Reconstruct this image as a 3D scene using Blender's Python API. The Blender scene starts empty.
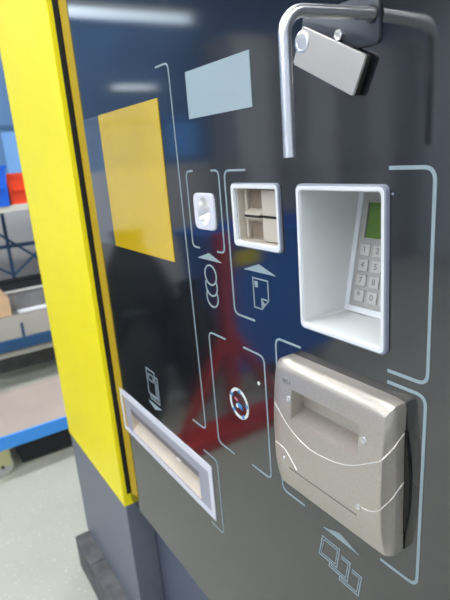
import bpy, bmesh, math, random
from mathutils import Vector, Matrix
random.seed(4)
C = bpy.context.scene.collection
PI = math.pi
Z0 = 1.509          # height of the lens above the floor
XF = Matrix.Identity(4)   # frame in which the next pieces are measured (machine head, bench side, room side)
DZ = 0.038
GY = 0.400          # plane of the front panel

# ------------------------------------------------------------------ materials
def mat(name, col, rough=0.5, metal=0.0, ior=1.45, noise=None, bump=0.0, bscale=200, emit=None, coat=0.0, trans=0.0):
    m = bpy.data.materials.new(name); m.use_nodes = True
    nt = m.node_tree; b = nt.nodes['Principled BSDF']
    b.inputs['Base Color'].default_value = (*col, 1)
    b.inputs['Roughness'].default_value = rough
    b.inputs['Metallic'].default_value = metal
    b.inputs['IOR'].default_value = ior
    b.inputs['Coat Weight'].default_value = coat
    b.inputs['Transmission Weight'].default_value = trans
    if emit:
        b.inputs['Emission Color'].default_value = (*emit[0], 1)
        b.inputs['Emission Strength'].default_value = emit[1]
    if noise or bump:
        tc = nt.nodes.new('ShaderNodeTexCoord')
        n = nt.nodes.new('ShaderNodeTexNoise'); n.inputs['Scale'].default_value = noise[1] if noise else bscale
        n.inputs['Detail'].default_value = 3
        nt.links.new(tc.outputs['Object'], n.inputs['Vector'])
        if noise:
            r = nt.nodes.new('ShaderNodeValToRGB')
            r.color_ramp.elements[0].position = 0.35; r.color_ramp.elements[1].position = 0.65
            r.color_ramp.elements[0].color = (*[c*(1-noise[0]) for c in col], 1)
            r.color_ramp.elements[1].color = (*[min(1, c*(1+noise[0])) for c in col], 1)
            nt.links.new(n.outputs['Fac'], r.inputs['Fac']); nt.links.new(r.outputs['Color'], b.inputs['Base Color'])
        if bump:
            n2 = nt.nodes.new('ShaderNodeTexNoise'); n2.inputs['Scale'].default_value = bscale
            nt.links.new(tc.outputs['Object'], n2.inputs['Vector'])
            bp = nt.nodes.new('ShaderNodeBump'); bp.inputs['Strength'].default_value = bump; bp.inputs['Distance'].default_value = 0.002
            nt.links.new(n2.outputs['Fac'], bp.inputs['Height']); nt.links.new(bp.outputs['Normal'], b.inputs['Normal'])
    return m

M = {}
M['yellow'] = mat('yellow_lacquer', (0.84, 0.735, 0.006), 0.42, noise=(0.015, 6))
M['yellow_mirrored'] = mat('yellow_column_reflection', (0.40, 0.275, 0.008), 0.45)  # colour of the painted column reflection
M['black'] = mat('black_rubber', (0.012, 0.011, 0.010), 0.5)
M['glass'] = mat('dark_glass', (0.010, 0.011, 0.014), 0.085, ior=2.0, noise=(0.1, 3))
M['etch'] = mat('pale_print', (0.25, 0.32, 0.355), 0.4)
M['pale_screen'] = mat('frosted_pale_window', (0.30, 0.38, 0.42), 0.25, noise=(0.03, 8))
M['amber'] = mat('amber_screen', (0.56, 0.385, 0.006), 0.08, ior=2.0, noise=(0.08, 3))
M['amber_margin'] = mat('blue_grey_margin', (0.06, 0.075, 0.095), 0.08, ior=2.2)
M['base_grey'] = mat('slate_grey_paint', (0.140, 0.158, 0.195), 0.45, noise=(0.03, 30), bump=0.08, bscale=900)
M['kick'] = mat('shaded_slate_paint', (0.085, 0.10, 0.145), 0.5)  # foot grey made darker, shade of the recessed plane put into the colour
M['plinth'] = mat('dusty_dark_plinth', (0.10, 0.10, 0.105), 0.8, noise=(0.25, 20), bump=0.3, bscale=120)
M['white_plastic'] = mat('silver_white_plastic', (0.68, 0.70, 0.72), 0.35, noise=(0.02, 20))
M['bright_white'] = mat('bright_white_plastic', (0.80, 0.83, 0.86), 0.4)
M['recess_wall'] = mat('pale_grey_plastic', (0.66, 0.685, 0.68), 0.20, noise=(0.03, 12))
M['rim'] = mat('clear_grey_rim', (0.22, 0.24, 0.30), 0.3)
M['keypad'] = mat('warm_grey_keypad', (0.44, 0.425, 0.41), 0.4, 0.2)
M['key'] = mat('pale_metal_key', (0.58, 0.56, 0.54), 0.35, 0.3)
M['digit'] = mat('dark_digit_print', (0.16, 0.16, 0.16), 0.5)
M['lcd'] = mat('green_lcd', (0.12, 0.22, 0.05), 0.2, noise=(0.1, 30))
M['lcd_dark'] = mat('lcd_shadow_bezel', (0.10, 0.10, 0.10), 0.5)
M['champagne'] = mat('champagne_metallic', (0.465, 0.43, 0.385), 0.34, 0.65, noise=(0.04, 300), coat=0.3)
M['seam'] = mat('bright_seam_highlight', (0.72, 0.70, 0.66), 0.3, 0.5)  # light silver, highlights along the reader seams put into the colour
M['groove'] = mat('shadow_groove', (0.16, 0.14, 0.12), 0.6)
M['lens'] = mat('clear_lens', (0.50, 0.50, 0.50), 0.10, 0.3, 1.6, coat=1.0)
M['beige'] = mat('beige_plastic', (0.50, 0.45, 0.38), 0.45)
M['tan'] = mat('tan_guide', (0.22, 0.17, 0.125), 0.5)
M['flap'] = mat('grey_chute_shade', (0.13, 0.13, 0.145), 0.35)  # grey of the painted shade strip in the tray opening
M['chute'] = mat('sand_chute', (0.54, 0.47, 0.385), 0.5, noise=(0.06, 10))
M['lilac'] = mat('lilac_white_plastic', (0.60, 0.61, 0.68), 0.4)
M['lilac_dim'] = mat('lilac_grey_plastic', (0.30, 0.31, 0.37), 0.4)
M['steel'] = mat('brushed_steel', (0.85, 0.85, 0.86), 0.28, 1.0, bump=0.05, bscale=500)
M['nickel'] = mat('satin_nickel', (0.52, 0.50, 0.47), 0.42, 0.8)
M['plate'] = mat('anodised_plate', (0.055, 0.06, 0.075), 0.35, 0.4)
M['logo_white'] = mat('logo_white', (0.66, 0.69, 0.66), 0.5)
M['logo_blue'] = mat('logo_blue', (0.04, 0.20, 0.45), 0.5)
M['logo_red'] = mat('logo_red', (0.40, 0.10, 0.14), 0.5)
# workshop
M['wallgrey'] = mat('grey_wall_paint', (0.50, 0.50, 0.52), 0.8, noise=(0.03, 2))
M['wallwhite'] = mat('white_wall_paint', (0.66, 0.71, 0.82), 0.8, noise=(0.03, 2))
M['bluepaint'] = mat('blue_panel', (0.11, 0.235, 0.46), 0.6, noise=(0.08, 3))
M['bluelight'] = mat('light_blue_sheet', (0.19, 0.42, 0.80), 0.6)
M['bluenotice'] = mat('vivid_blue_sheet', (0.12, 0.42, 1.0), 0.6)
M['bluerail'] = mat('dark_blue_rail', (0.05, 0.14, 0.28), 0.5)
M['bluebeam'] = mat('deep_blue_steel', (0.025, 0.085, 0.20), 0.45)
M['bluecart'] = mat('bright_blue_steel', (0.05, 0.30, 0.85), 0.4)
M['benchtop'] = mat('pale_grey_laminate', (0.55, 0.54, 0.51), 0.5)
M['shelfmetal'] = mat('worn_grey_sheet', (0.18, 0.18, 0.19), 0.5, noise=(0.15, 12))
M['fascia'] = mat('greige_panel', (0.44, 0.42, 0.38), 0.6)
M['dark'] = mat('dark_cover', (0.02, 0.02, 0.024), 0.7)
M['trayedge'] = mat('bright_edge', (0.7, 0.7, 0.68), 0.3, 0.3)
M['deck'] = mat('pinkish_plywood', (0.40, 0.335, 0.30), 0.6, noise=(0.05, 4))
M['card'] = mat('brown_cardboard', (0.62, 0.42, 0.26), 0.8, noise=(0.05, 20))
M['paper'] = mat('white_paper', (0.80, 0.82, 0.88), 0.7)
M['red'] = mat('red_plastic', (0.85, 0.06, 0.02), 0.4)
M['redpaint'] = mat('red_enamel', (0.55, 0.03, 0.03), 0.4)
M['binblue'] = mat('blue_plastic', (0.01, 0.12, 0.70), 0.35)
M['crate'] = mat('deep_blue_crate', (0.025, 0.19, 0.70), 0.5)
M['sack'] = mat('dark_green_sack', (0.006, 0.014, 0.011), 0.55, bump=0.6, bscale=14)
M['casterplate'] = mat('zinc_yellow', (0.52, 0.50, 0.28), 0.4, 0.6)
M['rubber'] = mat('grey_tyre', (0.42, 0.43, 0.42), 0.6)
M['locker'] = mat('grey_locker', (0.46, 0.475, 0.52), 0.5)
M['locker2'] = mat('dark_grey_locker', (0.24, 0.25, 0.29), 0.5)
M['lamp'] = mat('tube_light', (1, 1, 1), 0.5, emit=((0.95, 0.97, 1.0), 17.0))
M['lamp_dim'] = mat('bench_light', (1, 1, 1), 0.5, emit=((0.68, 0.84, 1.0), 2.6))
M['lamp_low'] = mat('low_light', (1, 1, 1), 0.5, emit=((0.70, 0.85, 1.0), 1.3))
M['lampbody'] = mat('white_lamp_body', (0.7, 0.7, 0.7), 0.5)
M['ceiling'] = mat('ceiling_white', (0.72, 0.72, 0.70), 0.9)

# floor: greige epoxy with light and dark flecks
def floor_mat():
    m = bpy.data.materials.new('speckled_floor'); m.use_nodes = True; nt = m.node_tree; b = nt.nodes['Principled BSDF']
    b.inputs['Roughness'].default_value = 0.45
    tc = nt.nodes.new('ShaderNodeTexCoord')
    n = nt.nodes.new('ShaderNodeTexNoise'); n.inputs['Scale'].default_value = 1.8; n.inputs['Detail'].default_value = 4
    v = nt.nodes.new('ShaderNodeTexVoronoi'); v.inputs['Scale'].default_value = 55
    nt.links.new(tc.outputs['Object'], n.inputs['Vector']); nt.links.new(tc.outputs['Object'], v.inputs['Vector'])
    r = nt.nodes.new('ShaderNodeValToRGB')
    r.color_ramp.elements[0].position = .3; r.color_ramp.elements[1].position = .7
    r.color_ramp.elements[0].color = (.40, .41, .36, 1); r.color_ramp.elements[1].color = (.45, .46, .405, 1)
    nt.links.new(n.outputs['Fac'], r.inputs['Fac'])
    r2 = nt.nodes.new('ShaderNodeValToRGB')
    r2.color_ramp.elements[0].position = .10; r2.color_ramp.elements[1].position = .18
    r2.color_ramp.elements[0].color = (1.5, 1.5, 1.48, 1); r2.color_ramp.elements[1].color = (1, 1, 1, 1)
    nt.links.new(v.outputs['Distance'], r2.inputs['Fac'])
    mx = nt.nodes.new('ShaderNodeMix'); mx.data_type = 'RGBA'; mx.blend_type = 'MULTIPLY'; mx.inputs['Factor'].default_value = 1.0
    nt.links.new(r.outputs['Color'], mx.inputs['A']); nt.links.new(r2.outputs['Color'], mx.inputs['B'])
    nt.links.new(mx.outputs['Result'], b.inputs['Base Color'])
    return m
M['floor'] = floor_mat()

# ------------------------------------------------------------------ builders
def bx(bm, x0, x1, y0, y1, z0, z1, bev=0.0, mi=0, rot=None):
    vs = [bm.verts.new((x, y, z)) for x in (x0, x1) for y in (y0, y1) for z in (z0, z1)]
    fs = [bm.faces.new([vs[i] for i in q]) for q in ((0,1,3,2),(4,6,7,5),(0,4,5,1),(2,3,7,6),(0,2,6,4),(1,5,7,3))]
    for f in fs: f.material_index = mi
    if bev:
        es = list({e for f in fs for e in f.edges})
        r = bmesh.ops.bevel(bm, geom=es, offset=bev, segments=2, profile=.6, affect='EDGES')
        for f in r['faces']: f.material_index = mi
        vs = list({v for f in r['faces'] for v in f.verts} | {v for v in vs if v.is_valid})
    if rot: bmesh.ops.transform(bm, matrix=rot, verts=[v for v in vs if v.is_valid])
    return vs
def box(*a, **k):
    bm = bmesh.new(); bx(bm, *a, **k); return bm
def obj(name, bm, m, parent=None, smooth=False):
    bmesh.ops.transform(bm, matrix=XF, verts=bm.verts)
    bmesh.ops.remove_doubles(bm, verts=bm.verts, dist=1e-7)
    bmesh.ops.recalc_face_normals(bm, faces=bm.faces)
    me = bpy.data.meshes.new(name); bm.to_mesh(me); bm.free()
    for x in (m if isinstance(m, (list, tuple)) else [m]): me.materials.append(M[x])
    o = bpy.data.objects.new(name, me); C.objects.link(o)
    if smooth:
        for p in me.polygons: p.use_smooth = True
        try: me.set_sharp_from_angle(angle=math.radians(40))
        except Exception: pass
    if parent is not None:
        o.parent = parent
        if parent.type == 'EMPTY': o.matrix_parent_inverse = Matrix.Translation(parent.location).inverted()
    return o
def tag(o, label, cat, group=None):
    o['label'] = label; o['category'] = cat
    if group: o['group'] = group
    return o
def thing(name, label, cat, loc, group=None):
    o = bpy.data.objects.new(name, None); C.objects.link(o); o.location = XF @ Vector(loc); o.empty_display_size = .05
    return tag(o, label, cat, group)
def struct(name, bm, m, smooth=False):
    o = obj(name, bm, m, None, smooth); o['kind'] = 'structure'; return o
def loft(bm, loops, cap0=False, cap1=False, mi=0):
    L = [[bm.verts.new(p) for p in lp] for lp in loops]; n = len(L[0]); fs = []
    for a, b in zip(L, L[1:]):
        for i in range(n): fs.append(bm.faces.new((a[i], a[(i+1)%n], b[(i+1)%n], b[i])))
    if cap0: fs.append(bm.faces.new(L[0][::-1]))
    if cap1: fs.append(bm.faces.new(L[-1]))
    for f in fs: f.material_index = mi
    return L
def rr(x0, x1, z0, z1, r, n=5):            # rounded rectangle in the X-Z plane
    out = []
    for cx, cz, a0 in ((x1-r, z1-r, 0), (x0+r, z1-r, 90), (x0+r, z0+r, 180), (x1-r, z0+r, 270)):
        for k in range(n):
            a = math.radians(a0 + 90*k/(n-1)); out.append((cx+r*math.cos(a), cz+r*math.sin(a)))
    return out
def ell(cx, cz, rx, rz, n=20, ph=0):
    return [(cx+rx*math.cos(ph+2*PI*k/n), cz+rz*math.sin(ph+2*PI*k/n)) for k in range(n)]
def at(lp, y): return [(x, y(x, z) if callable(y) else y, z) for x, z in lp]
def tube(bm, pts, r, n=12, closed=False, cap=True, mi=0):
    pts = [Vector(p) for p in pts]; loops = []
    up = None
    for i, p in enumerate(pts):
        if closed: t = (pts[(i+1) % len(pts)] - pts[i-1]).normalized()
        else: t = (pts[min(i+1, len(pts)-1)] - pts[max(i-1, 0)]).normalized()
        if up is None:
            up = Vector((0, 0, 1)) if abs(t.z) < .9 else Vector((1, 0, 0))
        s = t.cross(up).normalized(); up = s.cross(t).normalized()
        loops.append([p + r*(math.cos(2*PI*k/n)*s + math.sin(2*PI*k/n)*up) for k in range(n)])
    if closed: loops.append(loops[0])
    loft(bm, loops, cap and not closed, cap and not closed, mi)
def cyl(bm, p0, p1, r, n=20, r2=None, mi=0):
    p0, p1 = Vector(p0), Vector(p1); t = (p1-p0).normalized()
    up = Vector((0, 0, 1)) if abs(t.z) < .9 else Vector((1, 0, 0)); s = t.cross(up).normalized(); u = s.cross(t)
    r2 = r if r2 is None else r2
    loft(bm, [[p + q*(math.cos(2*PI*k/n)*s + math.sin(2*PI*k/n)*u) for k in range(n)] for p, q in ((p0, r), (p1, r2))], True, True, mi)
def round_path(pts, r, n=6, closed=False):
    P = [Vector(p) for p in pts]; out = []
    N = len(P)
    for i in range(N):
        if not closed and i in (0, N-1): out.append(P[i]); continue
        a, b, c = P[i-1], P[i], P[(i+1) % N]
        d1 = (a-b); d2 = (c-b); rr_ = min(r, d1.length*.48, d2.length*.48)
        p, q = b + d1.normalized()*rr_, b + d2.normalized()*rr_
        for k in range(n+1):
            t = k/n; out.append((1-t)**2*p + 2*t*(1-t)*b + t*t*q)
    return out
def ribbon(bm, pts, w, y=GY, th=.0007, closed=False, mi=0):  # a raised printed line on the panel
    P = [Vector(p) for p in pts]; N = len(P); L, Rr = [], []
    for i in range(N):
        a = P[i-1] if (closed or i > 0) else P[i]; c = P[(i+1) % N] if (closed or i < N-1) else P[i]
        d1 = (P[i]-a).normalized() if (P[i]-a).length > 1e-9 else (c-P[i]).normalized()
        d2 = (c-P[i]).normalized() if (c-P[i]).length > 1e-9 else d1
        t = (d1+d2).normalized(); nrm = Vector((-t.y, t.x)); k = 1/max(.5, nrm.dot(Vector((-d1.y, d1.x))))
        L.append(P[i]+nrm*w/2*k); Rr.append(P[i]-nrm*w/2*k)
    loops = [[(l.x, y-th, l.y), (r.x, y-th, r.y), (r.x, y+.0004, r.y), (l.x, y+.0004, l.y)] for l, r in zip(L, Rr)]
    if closed: loops.append(loops[0])
    loft(bm, loops, not closed, not closed, mi)
def poly(bm, pts, y=GY, th=.0007, mi=0):
    loft(bm, [[(x, y-th, z) for x, z in pts], [(x, y+.0004, z) for x, z in pts]], True, True, mi)
def mm(*pts): return [Vector((x/1000, z/1000+DZ)) for x, z in pts]
def text_bm(s, size, depth=.0003):
    cu = bpy.data.curves.new('t', 'FONT'); cu.body = s; cu.size = size; cu.extrude = depth; cu.align_x = 'CENTER'; cu.align_y = 'CENTER'
    o = bpy.data.objects.new('t', cu); C.objects.link(o)
    dg = bpy.context.evaluated_depsgraph_get(); dg.update()
    me = bpy.data.meshes.new_from_object(o.evaluated_get(dg)); bm = bmesh.new(); bm.from_mesh(me)
    bpy.data.objects.remove(o); bpy.data.meshes.remove(me)
    return bm
def merge(bm, src, matrix, mi=0):
    me = bpy.data.meshes.new('m'); bmesh.ops.transform(src, matrix=matrix, verts=src.verts)
    for f in src.faces: f.material_index = mi
    src.to_mesh(me); src.free(); bm.from_mesh(me); bpy.data.meshes.remove(me)
def cut(o, cutters):
    tmp = []
    for cb in cutters:
        bmesh.ops.transform(cb, matrix=XF, verts=cb.verts)
        bmesh.ops.recalc_face_normals(cb, faces=cb.faces)
        me = bpy.data.meshes.new('c'); cb.to_mesh(me); cb.free(); co = bpy.data.objects.new('c', me); C.objects.link(co)
        md = o.modifiers.new('b', 'BOOLEAN'); md.operation = 'DIFFERENCE'; md.solver = 'EXACT'; md.object = co; tmp.append(co)
    dg = bpy.context.evaluated_depsgraph_get(); dg.update()
    me = bpy.data.meshes.new_from_object(o.evaluated_get(dg)); old = o.data
    o.modifiers.clear(); o.data = me
    for co in tmp: bpy.data.objects.remove(co)
    bpy.data.meshes.remove(old); me.name = o.name

# ------------------------------------------------------------------ the machine
mach = thing('ticket_machine', 'tall ticket machine with a yellow side column, slate grey foot and glossy black front panel', 'ticket machine', (-.79, .8, 0))
XL, XC, XR = -1.776, -1.243, .06           # column left, column right / panel left, panel right
CF = .377                                  # front of the column
ZB = .564
column = obj('column', box(XL, XC, CF, 1.1, ZB, 2.33, bev=.0015), 'yellow', mach)
column['label'] = 'yellow side column'
cut(column, [box(XC-.010, XC+.01, .3890, .4110, ZB+.035, 2.4)])
obj('rubber_seal', box(XC-.0098, XC-.0005, .3895, .4105, ZB+.0355, 2.325), 'black', column)
obj('base', box(XL, XC, CF+.003, .4572, .140, ZB-.001, bev=.003), 'base_grey', mach)['label'] = 'slate grey foot of the column'
obj('kick_panel', box(XL+.01, XR, .458, 1.1, .140, .60), 'kick', mach)
obj('plinth_block', box(-1.763, -1.584, .326, 1.1, 0, .139, bev=.004), 'plinth', mach)
obj('plinth_block', box(-1.580, XR, .326, 1.1, 0, .139, bev=.004), 'plinth', mach)
obj('cabinet_body', box(XC+.001, XR, .60, 1.1, .602, 2.325), 'base_grey', mach)
XF = Matrix.Translation((0, 0, .131))      # everything on the panel is measured from a line 131 mm up

panel = obj('front_panel', box(XC+.0005, XR, GY, GY+.008, .447, 2.19), 'glass', mach)
panel['label'] = 'glossy black glass front with fine pale line print'
def zz(v, s): return Z0-(Z0-v)*s
cuts = [box(-.4645, -.3385, .38, .44, 1.1665, 1.3325), box(-.597, -.507, .38, .44, 1.257, 1.330),
        box(-.7011, -.6652, .38, .44, 1.2733, 1.3155), box(-1.150, -.793, .38, .44, .7085, .7790)]
cut(panel, cuts)

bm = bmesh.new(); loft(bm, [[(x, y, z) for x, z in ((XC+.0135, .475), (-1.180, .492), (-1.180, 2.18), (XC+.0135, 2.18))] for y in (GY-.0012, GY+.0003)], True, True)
obj('column_reflection', bm, 'yellow_mirrored', panel)['label'] = 'darker yellow strip painted as the column reflection'  # mirror image of the yellow column, painted on as a strip
# printed brackets
W = .0030
brk = [
 [(-801,1477.2),(-757,1477.2),(-757,1445),(-751,853),(-800,853)],
 [(-711,1316),(-732,1316),(-732,1197),(-711,1197)],
 [(-658,1316),(-637,1316),(-637,1196.5),(-658,1196.5)],
 [(-571,1315.5),(-622,1315.5),(-622,1107),(-571,1107)],
 [(-336,1313.6),(-286.2,1313.6),(-287.5,1107.5),(-336,1107.5)],
 [(-336,1094.5),(-288.5,1094.5),(-293,860.5),(-344,860.5)],
 [(-474,1093.5),(-525.5,1093.5),(-527.5,853.5),(-479,853.5)],
 [(-655.7,1056),(-707,1056),(-707,848.5),(-656,848.5)],
 [(-606,1056.5),(-555,1056.5),(-555,854.5),(-605,854.5)],
 [(-768,802.3),(-720,802.3),(-720,642),(-765,642)]]
for i, b in enumerate(brk):
    bm = bmesh.new(); ribbon(bm, round_path(mm(*b), .012, 7), [.0026,.0026,.0027,.0029,.0036,.0036,.003,.0026,.0028,.0022][i])
    obj('bracket_line', bm, 'etch', panel)
def tri(a, b, c, nm='arrow_mark'):
    bm = bmesh.new(); poly(bm, mm(a, b, c)); obj(nm, bm, 'etch', panel)
tri((-720.5,1180),(-684,1191.5),(-649,1180.2))
tri((-590.5,1179.6),(-553.8,1191.4),(-517.5,1180.2))
tri((-1011,813.8),(-944.5,813.8),(-980,801))
tri((-443,841.5),(-411,852.5),(-378,841.8))
# coins
bm = bmesh.new()
for j, zc in enumerate((1156, 1138, 1119.5)):
    full = ell(-684.5, zc, 17.0, 16.0, 32)
    if j: full = [p for p in full if (p[0]+684.5)**2 + (p[1]-(1156, 1156, 1138)[j])**2 > 16.6**2]
    if j:
        full.sort(key=lambda p: math.atan2(p[0]+684.5, -(p[1]-zc)))
        ribbon(bm, mm(*full), .0026)
    else: ribbon(bm, mm(*full), .0026, closed=True)
obj('coin_icon', bm, 'etch', panel)
# sheet with folded corner
bm = bmesh.new()
ribbon(bm, mm((-569.5,1170.5),(-536,1170.5),(-536,1143),(-552,1128),(-569.5,1128)), .0017, closed=True)
ribbon(bm, mm((-536,1143),(-552,1143),(-552,1128)), .0017)
poly(bm, mm((-552,1128),(-552,1143),(-544,1136)))
poly(bm, mm((-566,1166.5),(-559,1166.5),(-559,1158),(-566,1158)))
obj('banknote_icon', bm, 'etch', panel)
# ticket outlines above the slot
bm = bmesh.new()
ribbon(bm, mm((-1004,895.5),(-963,895.5),(-963,835),(-1004,835)), .0023, closed=True)
ribbon(bm, mm((-963,886),(-950,886),(-950,824.5),(-995,824.5),(-995,835)), .0023)
ribbon(bm, mm((-996,884),(-971,884),(-971,870),(-996,870)), .0018, closed=True)
ribbon(bm, mm((-956,878),(-956,832),(-986,832)), .0018)
obj('ticket_icon', bm, 'etch', panel)
# three cards below the reader
bm = bmesh.new()
for k in range(3):
    dx, dz = 19*k, -8*k
    q = [(-444+dx, 826+dz), (-412+dx, 826+dz), (-418+dx, 792+dz), (-452+dx, 792+dz)]
    m_ = (sum(p[0] for p in q)/4, sum(p[1] for p in q)/4)
    inn = [(m_[0]+(x-m_[0])*.80, m_[1]+(z-m_[1])*.76) for x, z in q]
    if k == 0: ribbon(bm, mm(*q), .0016, closed=True); ribbon(bm, mm(*inn), .0010, closed=True)
    else:
        for L, w_ in ((q, .0016), (inn, .0010)):
            a_ = (L[0][0]+(L[1][0]-L[0][0])*.50, L[0][1]); b_ = (L[3][0]+(L[0][0]-L[3][0])*.22, L[3][1]+(L[0][1]-L[3][1])*.22)
            ribbon(bm, mm(a_, L[1], L[2], L[3], b_), w_)
obj('card_icon', bm, 'etch', panel)
# round logo
bm = bmesh.new(); lc = (-630.2, 953.3)
ribbon(bm, mm(*ell(lc[0], lc[1], 24.0, 24.0, 40)), .0048, closed=True)
for a in (80, 152, 224, 296, 8):
    cx, cz = lc[0]+22.5*math.cos(math.radians(a)), lc[1]+22.5*math.sin(math.radians(a))
    poly(bm, mm(*[(cx+4.3*math.cos(math.radians(a+45+90*k)), cz+4.3*math.sin(math.radians(a+45+90*k))) for k in range(4)]), th=.0011, mi=1)
poly(bm, mm((-642,962),(-633,960),(-633,955),(-642,957)), mi=2)
poly(bm, mm((-634,955),(-622,952),(-622,944),(-634,947)), mi=1)
poly(bm, mm((-639,951),(-634,950),(-634,944),(-639,945)), mi=0)
obj('round_logo', bm, ['logo_white', 'logo_blue', 'logo_red'], panel)
bm = bmesh.new(); poly(bm, mm(*ell(-572, 1009.3, 2.9, 2.9, 14))); obj('indicator_dot', bm, 'logo_white', panel)
bm = bmesh.new(); poly(bm, mm(*ell(-331.5, 1289.6, 1.3, 1.3, 10))); obj('sensor_dot', bm, 'rim', panel)

# displays flush on the glass
ps = obj('status_display', box(-.7052, -.5462, GY-.0012, GY+.0005, 1.4287, 1.4932), 'pale_screen', mach); ps['label'] = 'pale grey blank status display'
am = obj('main_display', box(-1.083, -.804, GY-.0014, GY+.0005, 1.1993, 1.4705), 'amber', mach); am['label'] = 'large amber main display'
obj('display_margin', box(-1.1795, -1.0832, GY-.0014, GY+.0005, 1.1993, 1.4705), 'amber_margin', am)

# ---- keypad recess
kf = .395
bm = bmesh.new()
def kplane(x, z): return .468 + .2*(z-1.1705)
o_ = rr(-.4674, -.3354, 1.1622, 1.3365, .007); i_ = rr(-.4622, -.3412, 1.1680, 1.3305, .005); w_ = rr(-.4610, -.3424, 1.1700, 1.3290, .003)
bm2 = bmesh.new()
wf = rr(-.4658, -.3375, 1.1642, 1.3345, .006)
loft(bm, [at(wf, kf), at(i_, kf), at(w_, kf+.003)])
hous = obj('keypad_recess', bm, 'white_plastic', mach, smooth=True); hous['label'] = 'white framed recess with a keypad on its back wall'
loft(bm2, [at(wf, kf), at(rr(-.4670, -.3358, 1.1626, 1.3361, .0068), kf+.0006), at(o_, kf+.0016), at(rr(-.4676, -.3350, 1.1619, 1.3368, .007), GY+.0002)])
obj('outer_rim', bm2, 'rim', hous)
bm = bmesh.new(); w2 = rr(-.4612, -.3422, 1.1698, 1.3292, .003)
loft(bm, [at(w_, kf+.003), at(w_, lambda x, z: kplane(x, z))], cap1=True)
loft(bm, [at(rr(-.4635, -.3395, 1.1675, 1.3315, .004), GY-.0005), at(rr(-.4635, -.3395, 1.1675, 1.3315, .004), lambda x, z: kplane(x, z)+.002)], cap1=True)
obj('recess_wall', bm, 'recess_wall', hous)
kn = Vector((0, -1, .2)).normalized(); ku = Vector((0, .2, 1)).normalized()
def kbox(bm, x0, x1, z0, z1, h0, h1, bev=0, mi=0):
    Mx = Matrix(((1, 0, 0, 0), (0, -kn.y, ku.y, 0), (0, -kn.z, ku.z, 0), (0, 0, 0, 1)))
    # local: x = X, y = -normal, z = up the slope
    s = 1/ku.z
    Tm = Matrix.Translation((0, kplane(0, 1.1705), 1.1705)) @ Mx
    bx(bm, x0, x1, -h1, -h0, (z0-1.1705)*s, (z1-1.1705)*s, bev, mi, rot=Tm)
    return Tm
ks = .991
def kx(v): return v*ks
# raised white frame around the pad
bm = bmesh.new()
kbox(bm, -.4608, -.4540, 1.1705, 1.328, .0, .004); kbox(bm, -.3494, -.3426, 1.1705, 1.328, .0, .004)
kbox(bm, -.4540, -.3494, 1.1705, 1.1780, .0, .004); kbox(bm, -.4540, -.3494, 1.318, 1.328, .0, .004)
obj('pad_frame', bm, 'bright_white', hous)
bm = bmesh.new(); kbox(bm, -.4538, -.3496, 1.1782, 1.3178, .0002, .0022, bev=.0006)
pad = obj('keypad', bm, 'keypad', hous)
bm = bmesh.new()
for a in ((-.4465,-.4435,1.2590,1.3080),(-.3640,-.3610,1.2590,1.3080),(-.4435,-.3640,1.2590,1.2615),(-.4435,-.3640,1.3055,1.3080)):
    kbox(bm, a[0], a[1], a[2]+.002, a[3]-.001, .0020, .0042)
obj('screen_bezel', bm, 'keypad', hous)
bm = bmesh.new(); kbox(bm, -.4435, -.3640, 1.2625, 1.3045, .0022, .0026, mi=0)
kbox(bm, -.4435, -.4415, 1.2625, 1.3045, .0026, .0029, mi=1)
obj('green_screen', bm, ['lcd', 'lcd_dark'], hous)['label'] = 'small green screen'
rows = ['123', '456', '789', '*0#']
for ri, rw in enumerate(rows):
    for ci, ch in enumerate(rw):
        x0 = -.4470 + ci*.0206; z1 = 1.2555 - ri*.01875; x1 = x0+.0152; z0 = z1-.0145
        bm = bmesh.new(); Tm = kbox(bm, x0, x1, z0, z1, .0018, .0048, bev=.0012)
        t = text_bm(ch, .0105 if ch != '*' else .013)
        s = 1/ku.z
        L = Matrix.Translation(((x0+x1)/2, -.0048, ((z0+z1)/2-1.1705)*s)) @ Matrix.Rotation(PI/2, 4, 'X')
        merge(bm, t, Tm @ L, mi=1)
        obj('key', bm, ['key', 'digit'], pad)

# ---- banknote mouth
nf = .396
bm = bmesh.new()
no = rr(-.6049, -.4994, 1.2501, 1.3370, .007); ni = rr(-.5985, -.5055, 1.2565, 1.3305, .004)
nw = rr(-.6033, -.5016, 1.2517, 1.3354, .006)
bm2 = bmesh.new(); loft(bm2, [at(nw, nf), at(rr(-.6045, -.4998, 1.2505, 1.3366, .0068), nf+.0006), at(no, nf+.0016), at(no, GY+.0002)])
loft(bm, [at(nw, nf), at(ni, nf), at(rr(-.5965, -.5075, 1.2580, 1.3290, .003), nf+.006)])
note = obj('banknote_slot', bm, 'white_plastic', mach, smooth=True); note['label'] = 'white framed banknote slot'; obj('outer_rim', bm2, 'rim', note)
bm = bmesh.new(); q = rr(-.5965, -.5075, 1.2580, 1.3290, .003); loft(bm, [at(q, nf+.006), at(rr(-.5955, -.5085, 1.2590, 1.3280, .003), .4190)], cap1=True)
obj('slot_housing', bm, 'beige', note)
for zb, zt, s in ((1.3005, 1.3270, 1), (1.2610, 1.2845, -1)):      # tan throat above and below the slit
    w0, w1 = (0, .003) if s > 0 else (.003, 0)
    bm = bmesh.new(); loft(bm, [[(-.5885+w1, .4172+.0*s, zb), (-.5520-w1, .4172, zb), (-.5520-w0, .4172, zt), (-.5885+w0, .4172, zt)], [(-.5885+w1, .4186, zb), (-.5520-w1, .4186, zb), (-.5520-w0, .4186, zt), (-.5885+w0, .4186, zt)]], True, True)
    obj('note_guide', bm, 'tan', note)
obj('cheek', box(-.5950, -.5892, .4120, .4185, 1.2600, 1.3270, bev=.001), 'beige', note)
obj('cheek', box(-.5512, -.5092, .4085, .4185, 1.2600, 1.3270, bev=.001), 'beige', note)
zc = 1.2925
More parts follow.
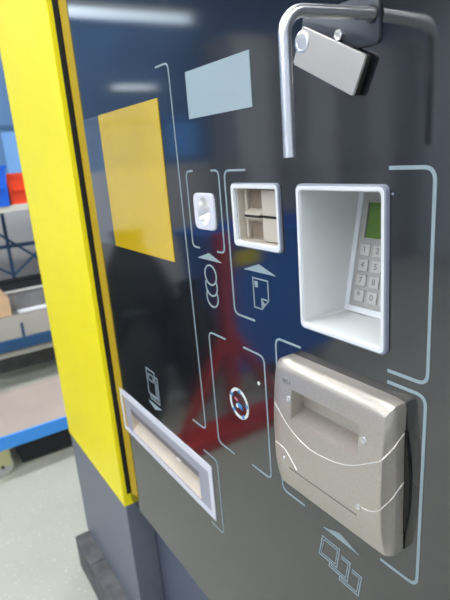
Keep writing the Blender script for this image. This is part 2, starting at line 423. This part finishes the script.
for s_ in (1, -1):
    bm = bmesh.new()
    loft(bm, [[(-.5870, .4050, zc+s_*.0016), (-.5520, .4050, zc+s_*.0016), (-.5520, .4050, zc+s_*.0030), (-.5870, .4050, zc+s_*.0030)],
              [(-.5940, .4182, zc+s_*.0016), (-.5520, .4182, zc+s_*.0016), (-.5520, .4182, zc+s_*.0095), (-.5940, .4182, zc+s_*.0095)]], True, True)
    obj('slot_lip', bm, 'beige', note)
bm = bmesh.new(); bx(bm, -.5868, -.5521, .4046, .4182, zc-.0016, zc+.0016); bx(bm, -.5521, -.5115, .4079, .4182, zc-.0016, zc+.0016)
obj('slot_slit', bm, 'black', note)
bm = bmesh.new(); bx(bm, -.5200, -.5188, .4080, .409, 1.3060, 1.3095); bx(bm, -.5170, -.5158, .4080, .409, 1.3060, 1.3095)
obj('alignment_mark', bm, 'digit', note)

# ---- coin insert
cf = .3968
n = 6
bm = bmesh.new()
cx, cz = -.6835, 1.2942
NA = 40
def ovl(rx, rz): return ell(cx, cz, rx, rz, NA)
def sq(hx, hz):                    # rounded square with evenly spread corners
    out = []
    for k in range(NA):
        a = 2*PI*k/NA; c, s_ = math.cos(a), math.sin(a); e_ = (abs(c)**7+abs(s_)**7)**(-1/7); out.append((cx+.00025+hx*c*e_, cz-.0005+hz*s_*e_))
    return out
co = sq(.02975, .0277)
loft(bm, [at(co, GY+.0002), at(co, cf+.0012), at(sq(.0287, .0267), cf), at(ovl(.0178, .0215), cf), at(ovl(.0170, .0207), cf+.0008)])
cp = obj('coin_insert', bm, 'lilac', mach, smooth=True); cp['label'] = 'small silver coin insert with an oval cup'
bm = bmesh.new()
loft(bm, [at(ovl(.0170, .0207), cf+.0006), at(ovl(.0155, .0190), cf+.006), at(ovl(.0120, .0150), cf+.012), at(ovl(.006, .008), cf+.0150), at(ovl(.001, .0015), cf+.016)], cap1=True)
obj('coin_cup', bm, 'steel', cp, smooth=True)
bm = bmesh.new(); bx(bm, cx-.012, cx+.012, cf+.007, cf+.014, cz+.0002, cz+.0035, bev=.001); obj('coin_gate', bm, 'seam', cp)

# ---- ticket tray
tf = .3982
bm = bmesh.new()
to = rr(-1.2030, -.7440, .6950, .8155, .0012, 3); ti = rr(-1.1900, -.7570, .7080, .7985, .001, 3)
loft(bm, [at(to, GY+.0002), at(to, tf+.0004), at(rr(-1.2026, -.7444, .6954, .8151, .0012, 3), tf), at(ti, tf), at(ti, tf+.0008)])
tr = obj('ticket_tray', bm, 'lilac', mach); tr['label'] = 'wide lilac white ticket output tray'
hole = rr(-1.144, -.799, .7125, .7760, .001, 3)
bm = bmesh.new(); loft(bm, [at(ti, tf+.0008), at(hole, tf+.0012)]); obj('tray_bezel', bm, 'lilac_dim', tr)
bm = bmesh.new(); loft(bm, [at(hole, tf+.0012), at(rr(-1.140, -.803, .7450, .7750, .001, 3), .428)], cap1=True)
obj('tray_chute', bm, 'chute', tr)
obj('chute_shade_band', box(-1.142, -.801, .4005, .4030, .7600, .7745, bev=.0006), 'flap', tr)  # shading of the upper inner wall, added as a dark grey strip
obj('tray_nub', box(-.893, -.876, .397, .4010, .7570, .7620, bev=.001), 'seam', tr)  # small bright nub at the lower edge of the dark strip

# ---- champagne card reader
bm = bmesh.new()
def fy(z):                       # bowed front
    t = (z-.935)/(1.109-.935); return .3665 + .0085*max(0, (t-.45)/.55)**2 + .0080*max(0, (.30-t)/.30)**2
xo0, xo1, zo0, zo1 = -.5040, -.3110, .9345, 1.1190
xi0, xi1, zi0, zi1 = -.4940, -.3175, .9380, 1.1055
NX, NZ = 14, 22
G = [[bm.verts.new((xi0+(xi1-xi0)*i/NX, fy(zi0+(zi1-zi0)*j/NZ), zi0+(zi1-zi0)*j/NZ)) for i in range(NX+1)] for j in range(NZ+1)]
for j in range(NZ):
    for i in range(NX): bm.faces.new((G[j][i], G[j][i+1], G[j+1][i+1], G[j+1][i]))
bord = [G[0][i] for i in range(NX)] + [G[j][NX] for j in range(NZ)] + [G[NZ][i] for i in range(NX, 0, -1)] + [G[j][0] for j in range(NZ, 0, -1)]
def grow(v, x0, x1, z0, z1, y, r):
    fx = (v.co.x-xi0)/(xi1-xi0); fz = (v.co.z-zi0)/(zi1-zi0)
    x = x0+fx*(x1-x0); z = z0+fz*(z1-z0)
    # round the corners
    for q, (sx, sz) in ((.35, (-1, -1)), (.12, (1, -1)), (1.1, (-1, 1)), (.45, (1, 1))):
        cx_ = x0+r*q if sx < 0 else x1-r*q; cz_ = z0+r*q if sz < 0 else z1-r*q
        if (x-cx_)*sx > 0 and (z-cz_)*sz > 0:
            d = Vector((x-cx_, z-cz_)); l = max(abs(d.x), abs(d.y)); d = d.normalized()*l; x, z = cx_+d.x, cz_+d.y
    return bm.verts.new((x, y if not callable(y) else y(z), z))
prev = bord
for (e, yy, r) in ((.22, lambda z: fy(max(zi0, min(zi1, z)))+.0010, .006), (.62, .3790, .011), (.90, .3830, .014), (1.0, .3865, .015), (1.0, lambda z: GY+.0002-.003*min(1, max(0, (1.112-z)/.04))*min(1, max(0, (z-.925)/.03)), .015)):
    ring = [grow(v, xi0+(xo0-xi0)*e, xi1+(xo1-xi1)*e, zi0+(zo0-zi0)*e, zi1+(zo1-zi1)*e, yy, r) for v in bord]
    for k in range(len(bord)):
        bm.faces.new((prev[k], prev[(k+1) % len(bord)], ring[(k+1) % len(bord)], ring[k]))
    prev = ring
bm.faces.new(prev[::-1])
rd = obj('card_reader', bm, ['champagne', 'champagne'], mach, smooth=True); rd['label'] = 'champagne coloured card reader with a scooped slot'
# scoop: deep at the top, running out to the surface at the bottom
sx0, sx1 = -.4610, -.3490
cb = bmesh.new()
prof = [(.355, 1.0868), (.3895, 1.0868), (.3900, 1.0580), (.3685, 1.0470), (.355, 1.0470)]
loft(cb, [[(sx0, y, z) for y, z in prof], [(sx1, y, z) for y, z in prof]], True, True)
cut(rd, [cb])
for p in rd.data.polygons: p.use_smooth = True
try: rd.data.set_sharp_from_angle(angle=math.radians(28))
except Exception: pass
bm = bmesh.new()
bow = [(-.5000, .9340), (-.3190, .9340)] + [(-.3190+.0150*math.sin(PI*k/12)**.7, .9340+.1760*k/12) for k in range(1, 12)] + [(-.3190, 1.1100), (-.4880, 1.1100), (-.5000, 1.0980)]
loft(bm, [at(bow, GY+.0002), at(bow, .3972)], True, True)
obj('gasket', bm, 'black', rd)
def rel(x, z): return (x, fy(z)-.0001, z)
def seam(pts, nm='seam_line', r=.00055, m='seam'):
    P = round_path([Vector((x, 0, z)) for x, z in pts], .03, 8)
    bm = bmesh.new(); tube(bm, [(p.x, fy(p.z)-.0001, p.z) for p in P], r, 8); obj(nm, bm, m, rd, smooth=True)
seam([(-.4940, 1.0580), (-.4637, 1.0325), (-.4266, 1.0195), (-.3678, 1.0260), (-.3190, 1.0577)])
seam([(-.4940, 1.0010), (-.4740, .9990), (-.4524, .9778)])
seam([(-.3420, .9885), (-.3300, .9905), (-.3190, .9982)])
for za in (1.0575, .9980):
    bm = bmesh.new(); tube(bm, [(-.3192, fy(za)-.0001, za), (-.3158, fy(za)+.0008, za+.004), (-.3130, .3785, za+.011), (-.3111, .3828, za+.016), (-.3106, .3865, za+.020), (-.3106, .3968, za+.026)], .0006, 8); obj('seam_line', bm, 'seam', rd, smooth=True)
bm = bmesh.new()
gp = [(-.4690+.1190*k/8, .9730) for k in range(9)]
loft(bm, [[(x, fy(z)-.0003, z+.0009), (x, fy(z)-.0003, z-.0009), (x, fy(z)+.002, z-.0009), (x, fy(z)+.002, z+.0009)] for x, z in gp], True, True)
obj('lower_groove', bm, 'groove', rd)
for (x, z, r) in ((-.4662, 1.0725, .0043), (-.3415, 1.0715, .0046), (-.4775, .9835, .0026), (-.3470, .9860, .0040)):
    bm = bmesh.new(); y = fy(z)
    loft(bm, [at(ell(x, z, r, r, 18), y+.0005), at(ell(x, z, r, r, 18), y-.0006), at(ell(x, z, r*.8, r*.8, 18), y-.0011), at(ell(x, z, r*.35, r*.35, 18), y-.0004)], False, True)
    obj('screw_cap', bm, 'lens', rd, smooth=True)
bm = bmesh.new(); merge(bm, text_bm('BEI-I', .0080), Matrix.Translation((-.4720, fy(1.093)-.0001, 1.0930)) @ Matrix.Rotation(PI/2, 4, 'X'))
obj('model_mark', bm, 'digit', rd)

# ---- lock plate, swinging cover and steel bar
bm = bmesh.new(); q = rr(-.4480, -.3466, 1.4610, 1.5040, .005)
loft(bm, [at(q, GY+.0002), at(q, .3975), at(rr(-.4468, -.3478, 1.4622, 1.5028, .004), .3968)], True, True)
lp = obj('lock_plate', bm, 'plate', mach, smooth=True)
bm = bmesh.new(); cyl(bm, (-.3540, .3958, 1.4858), (-.3540, .3975, 1.4858), .0075); obj('bar_bushing', bm, 'black', lp)
bm = bmesh.new(); sx, sz = -.3925, 1.4765
loft(bm, [at(ell(sx, sz, .0055, .0055, 6), .397), at(ell(sx, sz, .0055, .0055, 6), .3925), at(ell(sx, sz, .0046, .0046, 6), .3918), at(ell(sx, sz, .002, .002, 6), .3940)], False, True)
obj('screw', bm, 'steel', lp)
bm = bmesh.new()
tx, tz = -.4399, 1.4951
ux = Vector((.0801, -.0405)).normalized(); uz = Vector((ux.y, -ux.x))      # along, down
def tagloop(a0, a1, b0, b1, r):
    out = []
    for x, z in rr(a0, a1, b0, b1, r): out.append((tx+ux.x*x+uz.x*z, tz+ux.y*x+uz.y*z))
    return out
LN, HN = .0950, .0373
loft(bm, [at(tagloop(0, LN, 0, HN, .003), .3925), at(tagloop(0, LN, 0, HN, .003), .3906), at(tagloop(.0005, LN-.0005, .0005, HN-.0005, .003), .3900)], True, True)
tg = obj('lock_cover', bm, 'nickel', mach, smooth=True); tg['label'] = 'tilted satin steel lock cover'
bm = bmesh.new(); loft(bm, [at(tagloop(.001, LN+.0015, 0, HN, .004), .3966), at(tagloop(.001, LN+.0015, 0, HN, .004), .3925)], True, True)
obj('cover_backing', bm, 'black', tg, smooth=True)
bm = bmesh.new(); bxx, bzz = -.4405, 1.4800
loft(bm, [at(ell(bxx, bzz, .0105, .0105, 24), .3902), at(ell(bxx, bzz, .0105, .0105, 24), .3892), at(ell(bxx, bzz, .0082, .0082, 24), .3886), at(ell(bxx, bzz, .0074, .0074, 24), .3894), at(ell(bxx, bzz, .001, .001, 24), .3891)], False, True)
obj('lock_cylinder', bm, 'steel', tg, smooth=True)
bm = bmesh.new()
BX, BZ, BY = -.3640, 1.4858, .3035
RX = -.3530
pp = [Vector((RX, .3985, BZ)), Vector((RX+(BX-RX)*.4, .36, BZ))]
rb = .019
for k in range(13):
    a = PI/2*k/12; pp.append(Vector((BX+(RX-BX)*.2*(1-math.sin(a)), BY+rb-rb*math.sin(a), BZ-rb+rb*math.cos(a))))
pp += [Vector((BX, BY, 1.42)), Vector((BX, BY, 1.3690))]
tube(bm, pp, .0054, 20)
obj('steel_bar', bm, 'steel', mach, smooth=True)['label'] = 'bent round steel bar'

# The workshop was measured with the lens 1.378 units above the floor; one unit is U metres.
U = 1.095
XF = Matrix.Diagonal((U, U, U, 1))
# ------------------------------------------------------------------ workshop, directly behind on the left
bench = thing('workbench', 'long grey topped workbench with blue steel braces and an open lower shelf', 'workbench', (-3.7, 1.6, 0))
by0, by1 = .10, 3.0
obj('bench_top', box(-4.1, -3.38, by0, by1, 1.130, 1.168, bev=.003), 'benchtop', bench)
obj('lower_shelf', box(-4.05, -3.40, by0, by1, .470, .485), 'shelfmetal', bench)
obj('shelf_fascia', box(-3.415, -3.399, by0, by1, .335, .484), 'fascia', bench)
obj('beam', box(-3.42, -3.385, by0, by1, .262, .334, bev=.003), 'bluebeam', bench)
obj('lower_lip', box(-3.44, -3.41, by0, by1, .215, .260), 'fascia', bench)
obj('kick_board', box(-3.76, -3.74, by0, by1, 0, .30), 'shelfmetal', bench)
obj('post', box(-3.397, -3.385, .543, .556, .334, .430), 'bluebeam', bench)
for y in (.11, 2.95):
    for x in (-4.08, -3.46): obj('leg', box(x, x+.04, y-.005, y+.035, 0, 1.130), 'bluebeam', bench)
bm = bmesh.new(); bx(bm, -3.97, -3.955, by0+.05, by1-.05, .835, .862); obj('cross_rail', bm, 'bluebeam', bench)
for k, yy in enumerate((.652, 1.45, 2.25)):
    bm = bmesh.new(); bx(bm, -3.965, -3.945, yy-.011, yy+.011, .485, 1.13); obj('upright', bm, 'bluebeam', bench)
for a, b in (((.652, .64), (1.00, .90)), ((.56, .985), (.98, .61)), ((.652, .64), (.30, .90))):
    bm = bmesh.new(); cyl(bm, (-3.935, a[0], a[1]), (-3.935, b[0], b[1]), .009, 10); obj('diagonal_brace', bm, 'bluebeam', bench)

tag(obj('cable_duct', box(-3.92, -3.83, .15, 2.6, .4855, .625, bev=.004), 'dark'), 'long black duct lying at the back of the lower bench shelf', 'duct')
tray = thing('sheet_metal_tray', 'grey sheet metal tray with bright front edge on the lower shelf', 'tray', (-3.68, .9, .4855))
obj('tray_body', box(-3.82, -3.53, .46, 1.5, .4856, .605, bev=.003), 'shelfmetal', tray)
obj('front_edge', box(-3.54, -3.522, .46, 1.5, .605, .617), 'trayedge', tray)
obj('dark_insert', box(-3.80, -3.545, .48, .86, .6052, .613), 'dark', tray)
bm = bmesh.new(); prof = [(-.22, 0), (0, 0), (0, .105), (-.055, .190), (-.22, .200)]
loft(bm, [[(0, y, z) for y, z in prof], [(-.10, y, z) for y, z in prof]], True, True)
bmesh.ops.transform(bm, matrix=Matrix.Translation((-3.405, .505, .4857)) @ Matrix.Rotation(math.radians(-8), 4, 'Z'), verts=bm.verts)
tag(obj('cardboard_box', bm, 'card'), 'brown cardboard box with an open flap at the front of the lower shelf', 'box')
tag(obj('paper_sheet', box(-3.515, -3.425, .555, .80, .4856, .4886), 'paper'), 'stack of white paper lying beside the cardboard box', 'paper')

def storage_bin(name, label, m, x0, x1, y0, y1, z0, z1):
    t = thing(name, label, 'bin', ((x0+x1)/2, (y0+y1)/2, z0))
    bm = bmesh.new(); h = z1-z0; w = .006
    def lp(z, i): g = .012*(1-(z-z0)/h)+i; return [(x0+g, y0+g, z), (x1-g, y0+g, z), (x1-g, y1-g, z), (x0+g, y1-g, z)]
    loft(bm, [lp(z0, 0), lp(z1-.02, 0), lp(z1-.02, -.006), lp(z1, -.006), lp(z1, w), lp(z0+.008, w)], True, True)
    obj('bin_body', bm, m, t)
    bm = bmesh.new(); bx(bm, x1-.004, x1+.010, y0+.03, y1-.03, z0+h*.42, z0+h*.52, bev=.002); obj('front_lip', bm, m, t)
    return t
storage_bin('storage_bin', 'red plastic storage bin standing on the workbench top', 'red', -3.78, -3.44, .628, .88, 1.168, 1.352)
storage_bin('storage_bin', 'blue plastic storage bin left of the red one on the workbench top', 'binblue', -3.74, -3.36, .34, .622, 1.168, 1.405)

# trolley
cart = thing('platform_trolley', 'low platform trolley with a plywood deck and bright blue edge', 'trolley', (-2.64, .9, 0))
cy0, cy1 = .13, 1.9
obj('deck', box(-2.90, -2.375, cy0+.004, cy1, .150, .2045, bev=.002), 'deck', cart)
obj('edge_rail', box(-2.3745, -2.362, cy0, cy1, .142, .206, bev=.002), 'bluecart', cart)
obj('under_deck_shadow', box(-2.85, -2.43, .275, 1.72, .012, .149), 'dark', cart)  # dark box added for the deep shadow beneath the deck
for y in (.195, 1.80):
    for x in (-2.405, -2.86):
        bm = bmesh.new(); bx(bm, x-.035, x+.035, y-.045, y+.045, .137, .1415); bx(bm, x-.022, x-.019, y-.03, y+.03, .05, .137); bx(bm, x+.019, x+.022, y-.03, y+.03, .05, .137)
        f = obj('caster_fork', bm, 'casterplate', cart)
        bm = bmesh.new(); cyl(bm, (x-.016, y-.012, .050), (x+.016, y-.012, .050), .0495, 24); obj('caster_wheel', bm, 'rubber', f, smooth=True)
        bm = bmesh.new(); cyl(bm, (x-.026, y-.012, .050), (x+.026, y-.012, .050), .008, 10); obj('axle', bm, 'dark', f)

# ------------------------------------------------------------------ workshop seen in the panel's reflection
XF = Matrix.Translation((0, -.076, 0)) @ XF      # the room in front of the machine
def sack(label, c, r, h, seed):
    random.seed(seed); bm = bmesh.new(); ph = [random.random()*6 for _ in range(6)]; loops = []
    for j in range(13):
        t = j/12; z = c[2]+h*t
        pr = math.sin(PI*min(1, .06+t*.98))**.55 if t < .86 else .32 + (t-.86)*1.1
        loops.append([(c[0]+r*pr*math.cos(a)*(1+.10*math.sin(3*a+ph[0]+t*4)+.06*math.sin(7*a+ph[1]-t*6)), c[1]+r*1.15*pr*math.sin(a)*(1+.10*math.sin(2*a+ph[2]+t*5)+.05*math.sin(6*a+ph[3])), z) for a in [2*PI*k/28 for k in range(28)]])
    loft(bm, loops, True, True)
    t_ = thing('refuse_sack', label, 'sack', c, 'dark refuse sacks beside the trolley')
    obj('sack_body', bm, 'sack', t_, smooth=True)
    bm = bmesh.new(); tube(bm, [(c[0]+r*.36*math.cos(a), c[1]+r*.36*math.sin(a), c[2]+h*.88) for a in [2*PI*k/16 for k in range(16)]], .008, 6, closed=True)
    obj('tie_cord', bm, 'dark', t_)
sack('dark green refuse sack nearest the trolley, mirrored at the left of the panel', (-2.42, -.14, 0), .13, .62, 1)
sack('dark green refuse sack standing between two others, beside the red stand', (-2.42, -.47, 0), .125, .72, 2)
sack('dark green refuse sack at the back, tallest of the three', (-2.88, -.34, 0), .21, .98, 3)

st = thing('red_stand', 'red enamelled floor stand with an upright post on a broad braced foot', 'stand', (-2.0, -.47, 0))
obj('foot', box(-2.10, -1.93, -.84, -.12, 0, .055, bev=.006), 'redpaint', st)
obj('post', box(-2.055, -1.995, -.485, -.425, .055, 1.02, bev=.004), 'redpaint', st)
for s in (-1, 1):
    bm = bmesh.new(); tube(bm, [(-2.025, -.455+s*.03, .50), (-2.025, -.455+s*.31, .05)], .03, 10); obj('brace', bm, 'redpaint', st)
cr = thing('blue_container', 'deep blue plastic container on castors beside the red stand', 'container', (-2.6, -1.05, 0))
bm = bmesh.new()
def lp(z, g): return [(-2.86+g, -1.50+g, z), (-2.30-g, -1.50+g, z), (-2.30-g, -.66-g, z), (-2.86+g, -.66-g, z)]
loft(bm, [lp(.12, .05), lp(.90, 0), lp(.90, -.02), lp(.94, -.02), lp(.94, .02), lp(.16, .07)], True, True); obj('tub', bm, 'crate', cr)
obj('label_plate', box(-2.29, -2.283, -.86, -.70, .78, .86), 'yellow', cr)
for x in (-2.76, -2.40):
    for y in (-1.38, -.78):
        bm = bmesh.new(); cyl(bm, (x-.02, y, .0605), (x+.02, y, .0605), .06, 18); obj('castor', bm, 'rubber', cr)

# lockers along the left wall
for k in range(6):
    y1 = -1.95-k*.42; t = thing('steel_locker', ('grey', 'dark grey')[k % 2]+' steel locker, '+('first', 'second', 'third', 'fourth', 'fifth', 'sixth')[k]+' from the blue wall panel', 'locker', (-4.2, y1-.2, 0), 'steel lockers against the left wall')
    obj('locker_body', box(-4.47, -4.02, y1-.415, y1, 0, 2.35, bev=.004), ('locker', 'locker2')[k % 2], t)
    d = obj('door', box(-4.02, -4.002, y1-.395, y1-.02, .06, 2.30, bev=.003), ('locker', 'locker2')[k % 2], t)
    obj('handle', box(-4.002, -3.985, y1-.08, y1-.06, 1.05, 1.2, bev=.002), 'dark', d)
# things on the left wall
for (lab, y0, y1, z0, z1, m) in (('light blue sheet pinned above the right bin', .92, 1.30, 1.35, 1.66, 'bluelight'), ('light blue sheet pinned above the blue bin', .62, .86, 1.33, 1.62, 'bluelight'),
                                 ('small bright blue notice on the wall near the lockers', -1.82, -1.50, 1.38, 1.74, 'bluenotice')):
    tag(obj('wall_sheet', box(-4.498, -4.492, y0, y1, z0, z1), m), lab, 'sheet')
# pendant lamp over the bench gangway and a small wall light: both are mirrored in the panel's top left
pl = thing('pendant_lamp', 'long pendant strip lamp hanging near the left wall', 'lamp', (-4.3, -1.12, 2.49))
obj('lamp_body', box(-4.36, -4.26, -1.75, -.25, 2.535, 2.575), 'lampbody', pl); obj('tube', box(-4.35, -4.27, -1.73, -.27, 2.475, 2.534, bev=.01), 'lamp_dim', pl)
for y in (-1.5, -.5):
    bm = bmesh.new(); cyl(bm, (-4.31, y, 2.575), (-4.31, y, 2.90), .006, 8); obj('suspension', bm, 'lampbody', pl)
wl = thing('wall_lamp', 'small slim wall lamp below the pendant lamp', 'lamp', (-4.45, -1.2, 1.97))
obj('lamp_body', box(-4.498, -4.47, -1.42, -1.0, 1.95, 2.01), 'lampbody', wl); obj('tube', box(-4.47, -4.43, -1.40, -1.02, 1.955, 2.0, bev=.008), 'lamp_low', wl)

# ------------------------------------------------------------------ room
XF = Matrix.Diagonal((U, U, U, 1))
struct('floor', box(-4.6, 3.2, -4.7, 3.1, -.05, 0), 'floor')
struct('ceiling', box(-4.6, 3.2, -4.7, 3.1, 2.9, 2.95), 'ceiling')
struct('wall_left', box(-4.6, -4.5, -4.7, 3.1, 0, 1.30), 'wallgrey')
struct('wall_left_upper', box(-4.6, -4.5, -4.7, 3.1, 1.30, 2.9), 'bluepaint').name = 'wall_left_upper'
struct('trim_1', box(-4.5, -4.485, -1.9, 3.0, 1.685, 1.715), 'bluerail')
struct('wall_back', box(-4.5, 3.2, 3.0, 3.1, 0, 2.9), 'wallgrey')
struct('wall_front', box(-4.5, 3.2, -4.7, -4.6, 0, 2.9), 'wallwhite')
struct('wall_right', box(3.1, 3.2, -4.6, 3.0, 0, 2.9), 'wallwhite')

# ceiling luminaires
k = 0
for x, row in ((-2.7, 'left'), (-.9, 'middle'), (.9, 'right')):
    for y, where in ((-3.4, 'far from the machine'), (-1.7, 'in front of the machine'), (-.1, 'nearest the panel'), (1.9, 'behind the machine')):
        t = thing('ceiling_light', 'white ceiling light in the %s row, %s' % (row, where), 'ceiling light', (x, y, 2.86), 'ceiling lights')
        bm = bmesh.new(); bx(bm, x-.17, x+.17, y-.62, y+.62, 2.865, 2.8995); obj('frame', bm, 'lampbody', t)
        obj('diffuser', box(x-.15, x+.15, y-.60, y+.60, 2.855, 2.8648), 'lamp', t)

# ------------------------------------------------------------------ camera
cam = bpy.data.cameras.new('camera'); co = bpy.data.objects.new('camera', cam); C.objects.link(co)
R = Matrix(((0.5427, -0.1901, 0.8181), (0.8363, 0.2134, -0.5051), (-0.0786, 0.9583, 0.2748)))
e = R.to_quaternion(); e.normalize()
co.matrix_world = Matrix.Translation((0, 0, Z0)) @ e.to_matrix().to_4x4()
cam.sensor_fit = 'HORIZONTAL'; cam.sensor_width = 36; cam.lens = 516.01/450*36
cam.clip_start = .02
cam.dof.use_dof = True; cam.dof.focus_distance = .60; cam.dof.aperture_fstop = 11
bpy.context.scene.camera = co

w = bpy.data.worlds.new('world'); w.use_nodes = True; bpy.context.scene.world = w
w.node_tree.nodes['Background'].inputs['Color'].default_value = (.8, .85, .9, 1)
w.node_tree.nodes['Background'].inputs['Strength'].default_value = .3
vs = bpy.context.scene.view_settings
vs.view_transform = 'Standard'; vs.look = 'None'; vs.gamma = 1; vs.use_curve_mapping = False; vs.exposure = 0.36
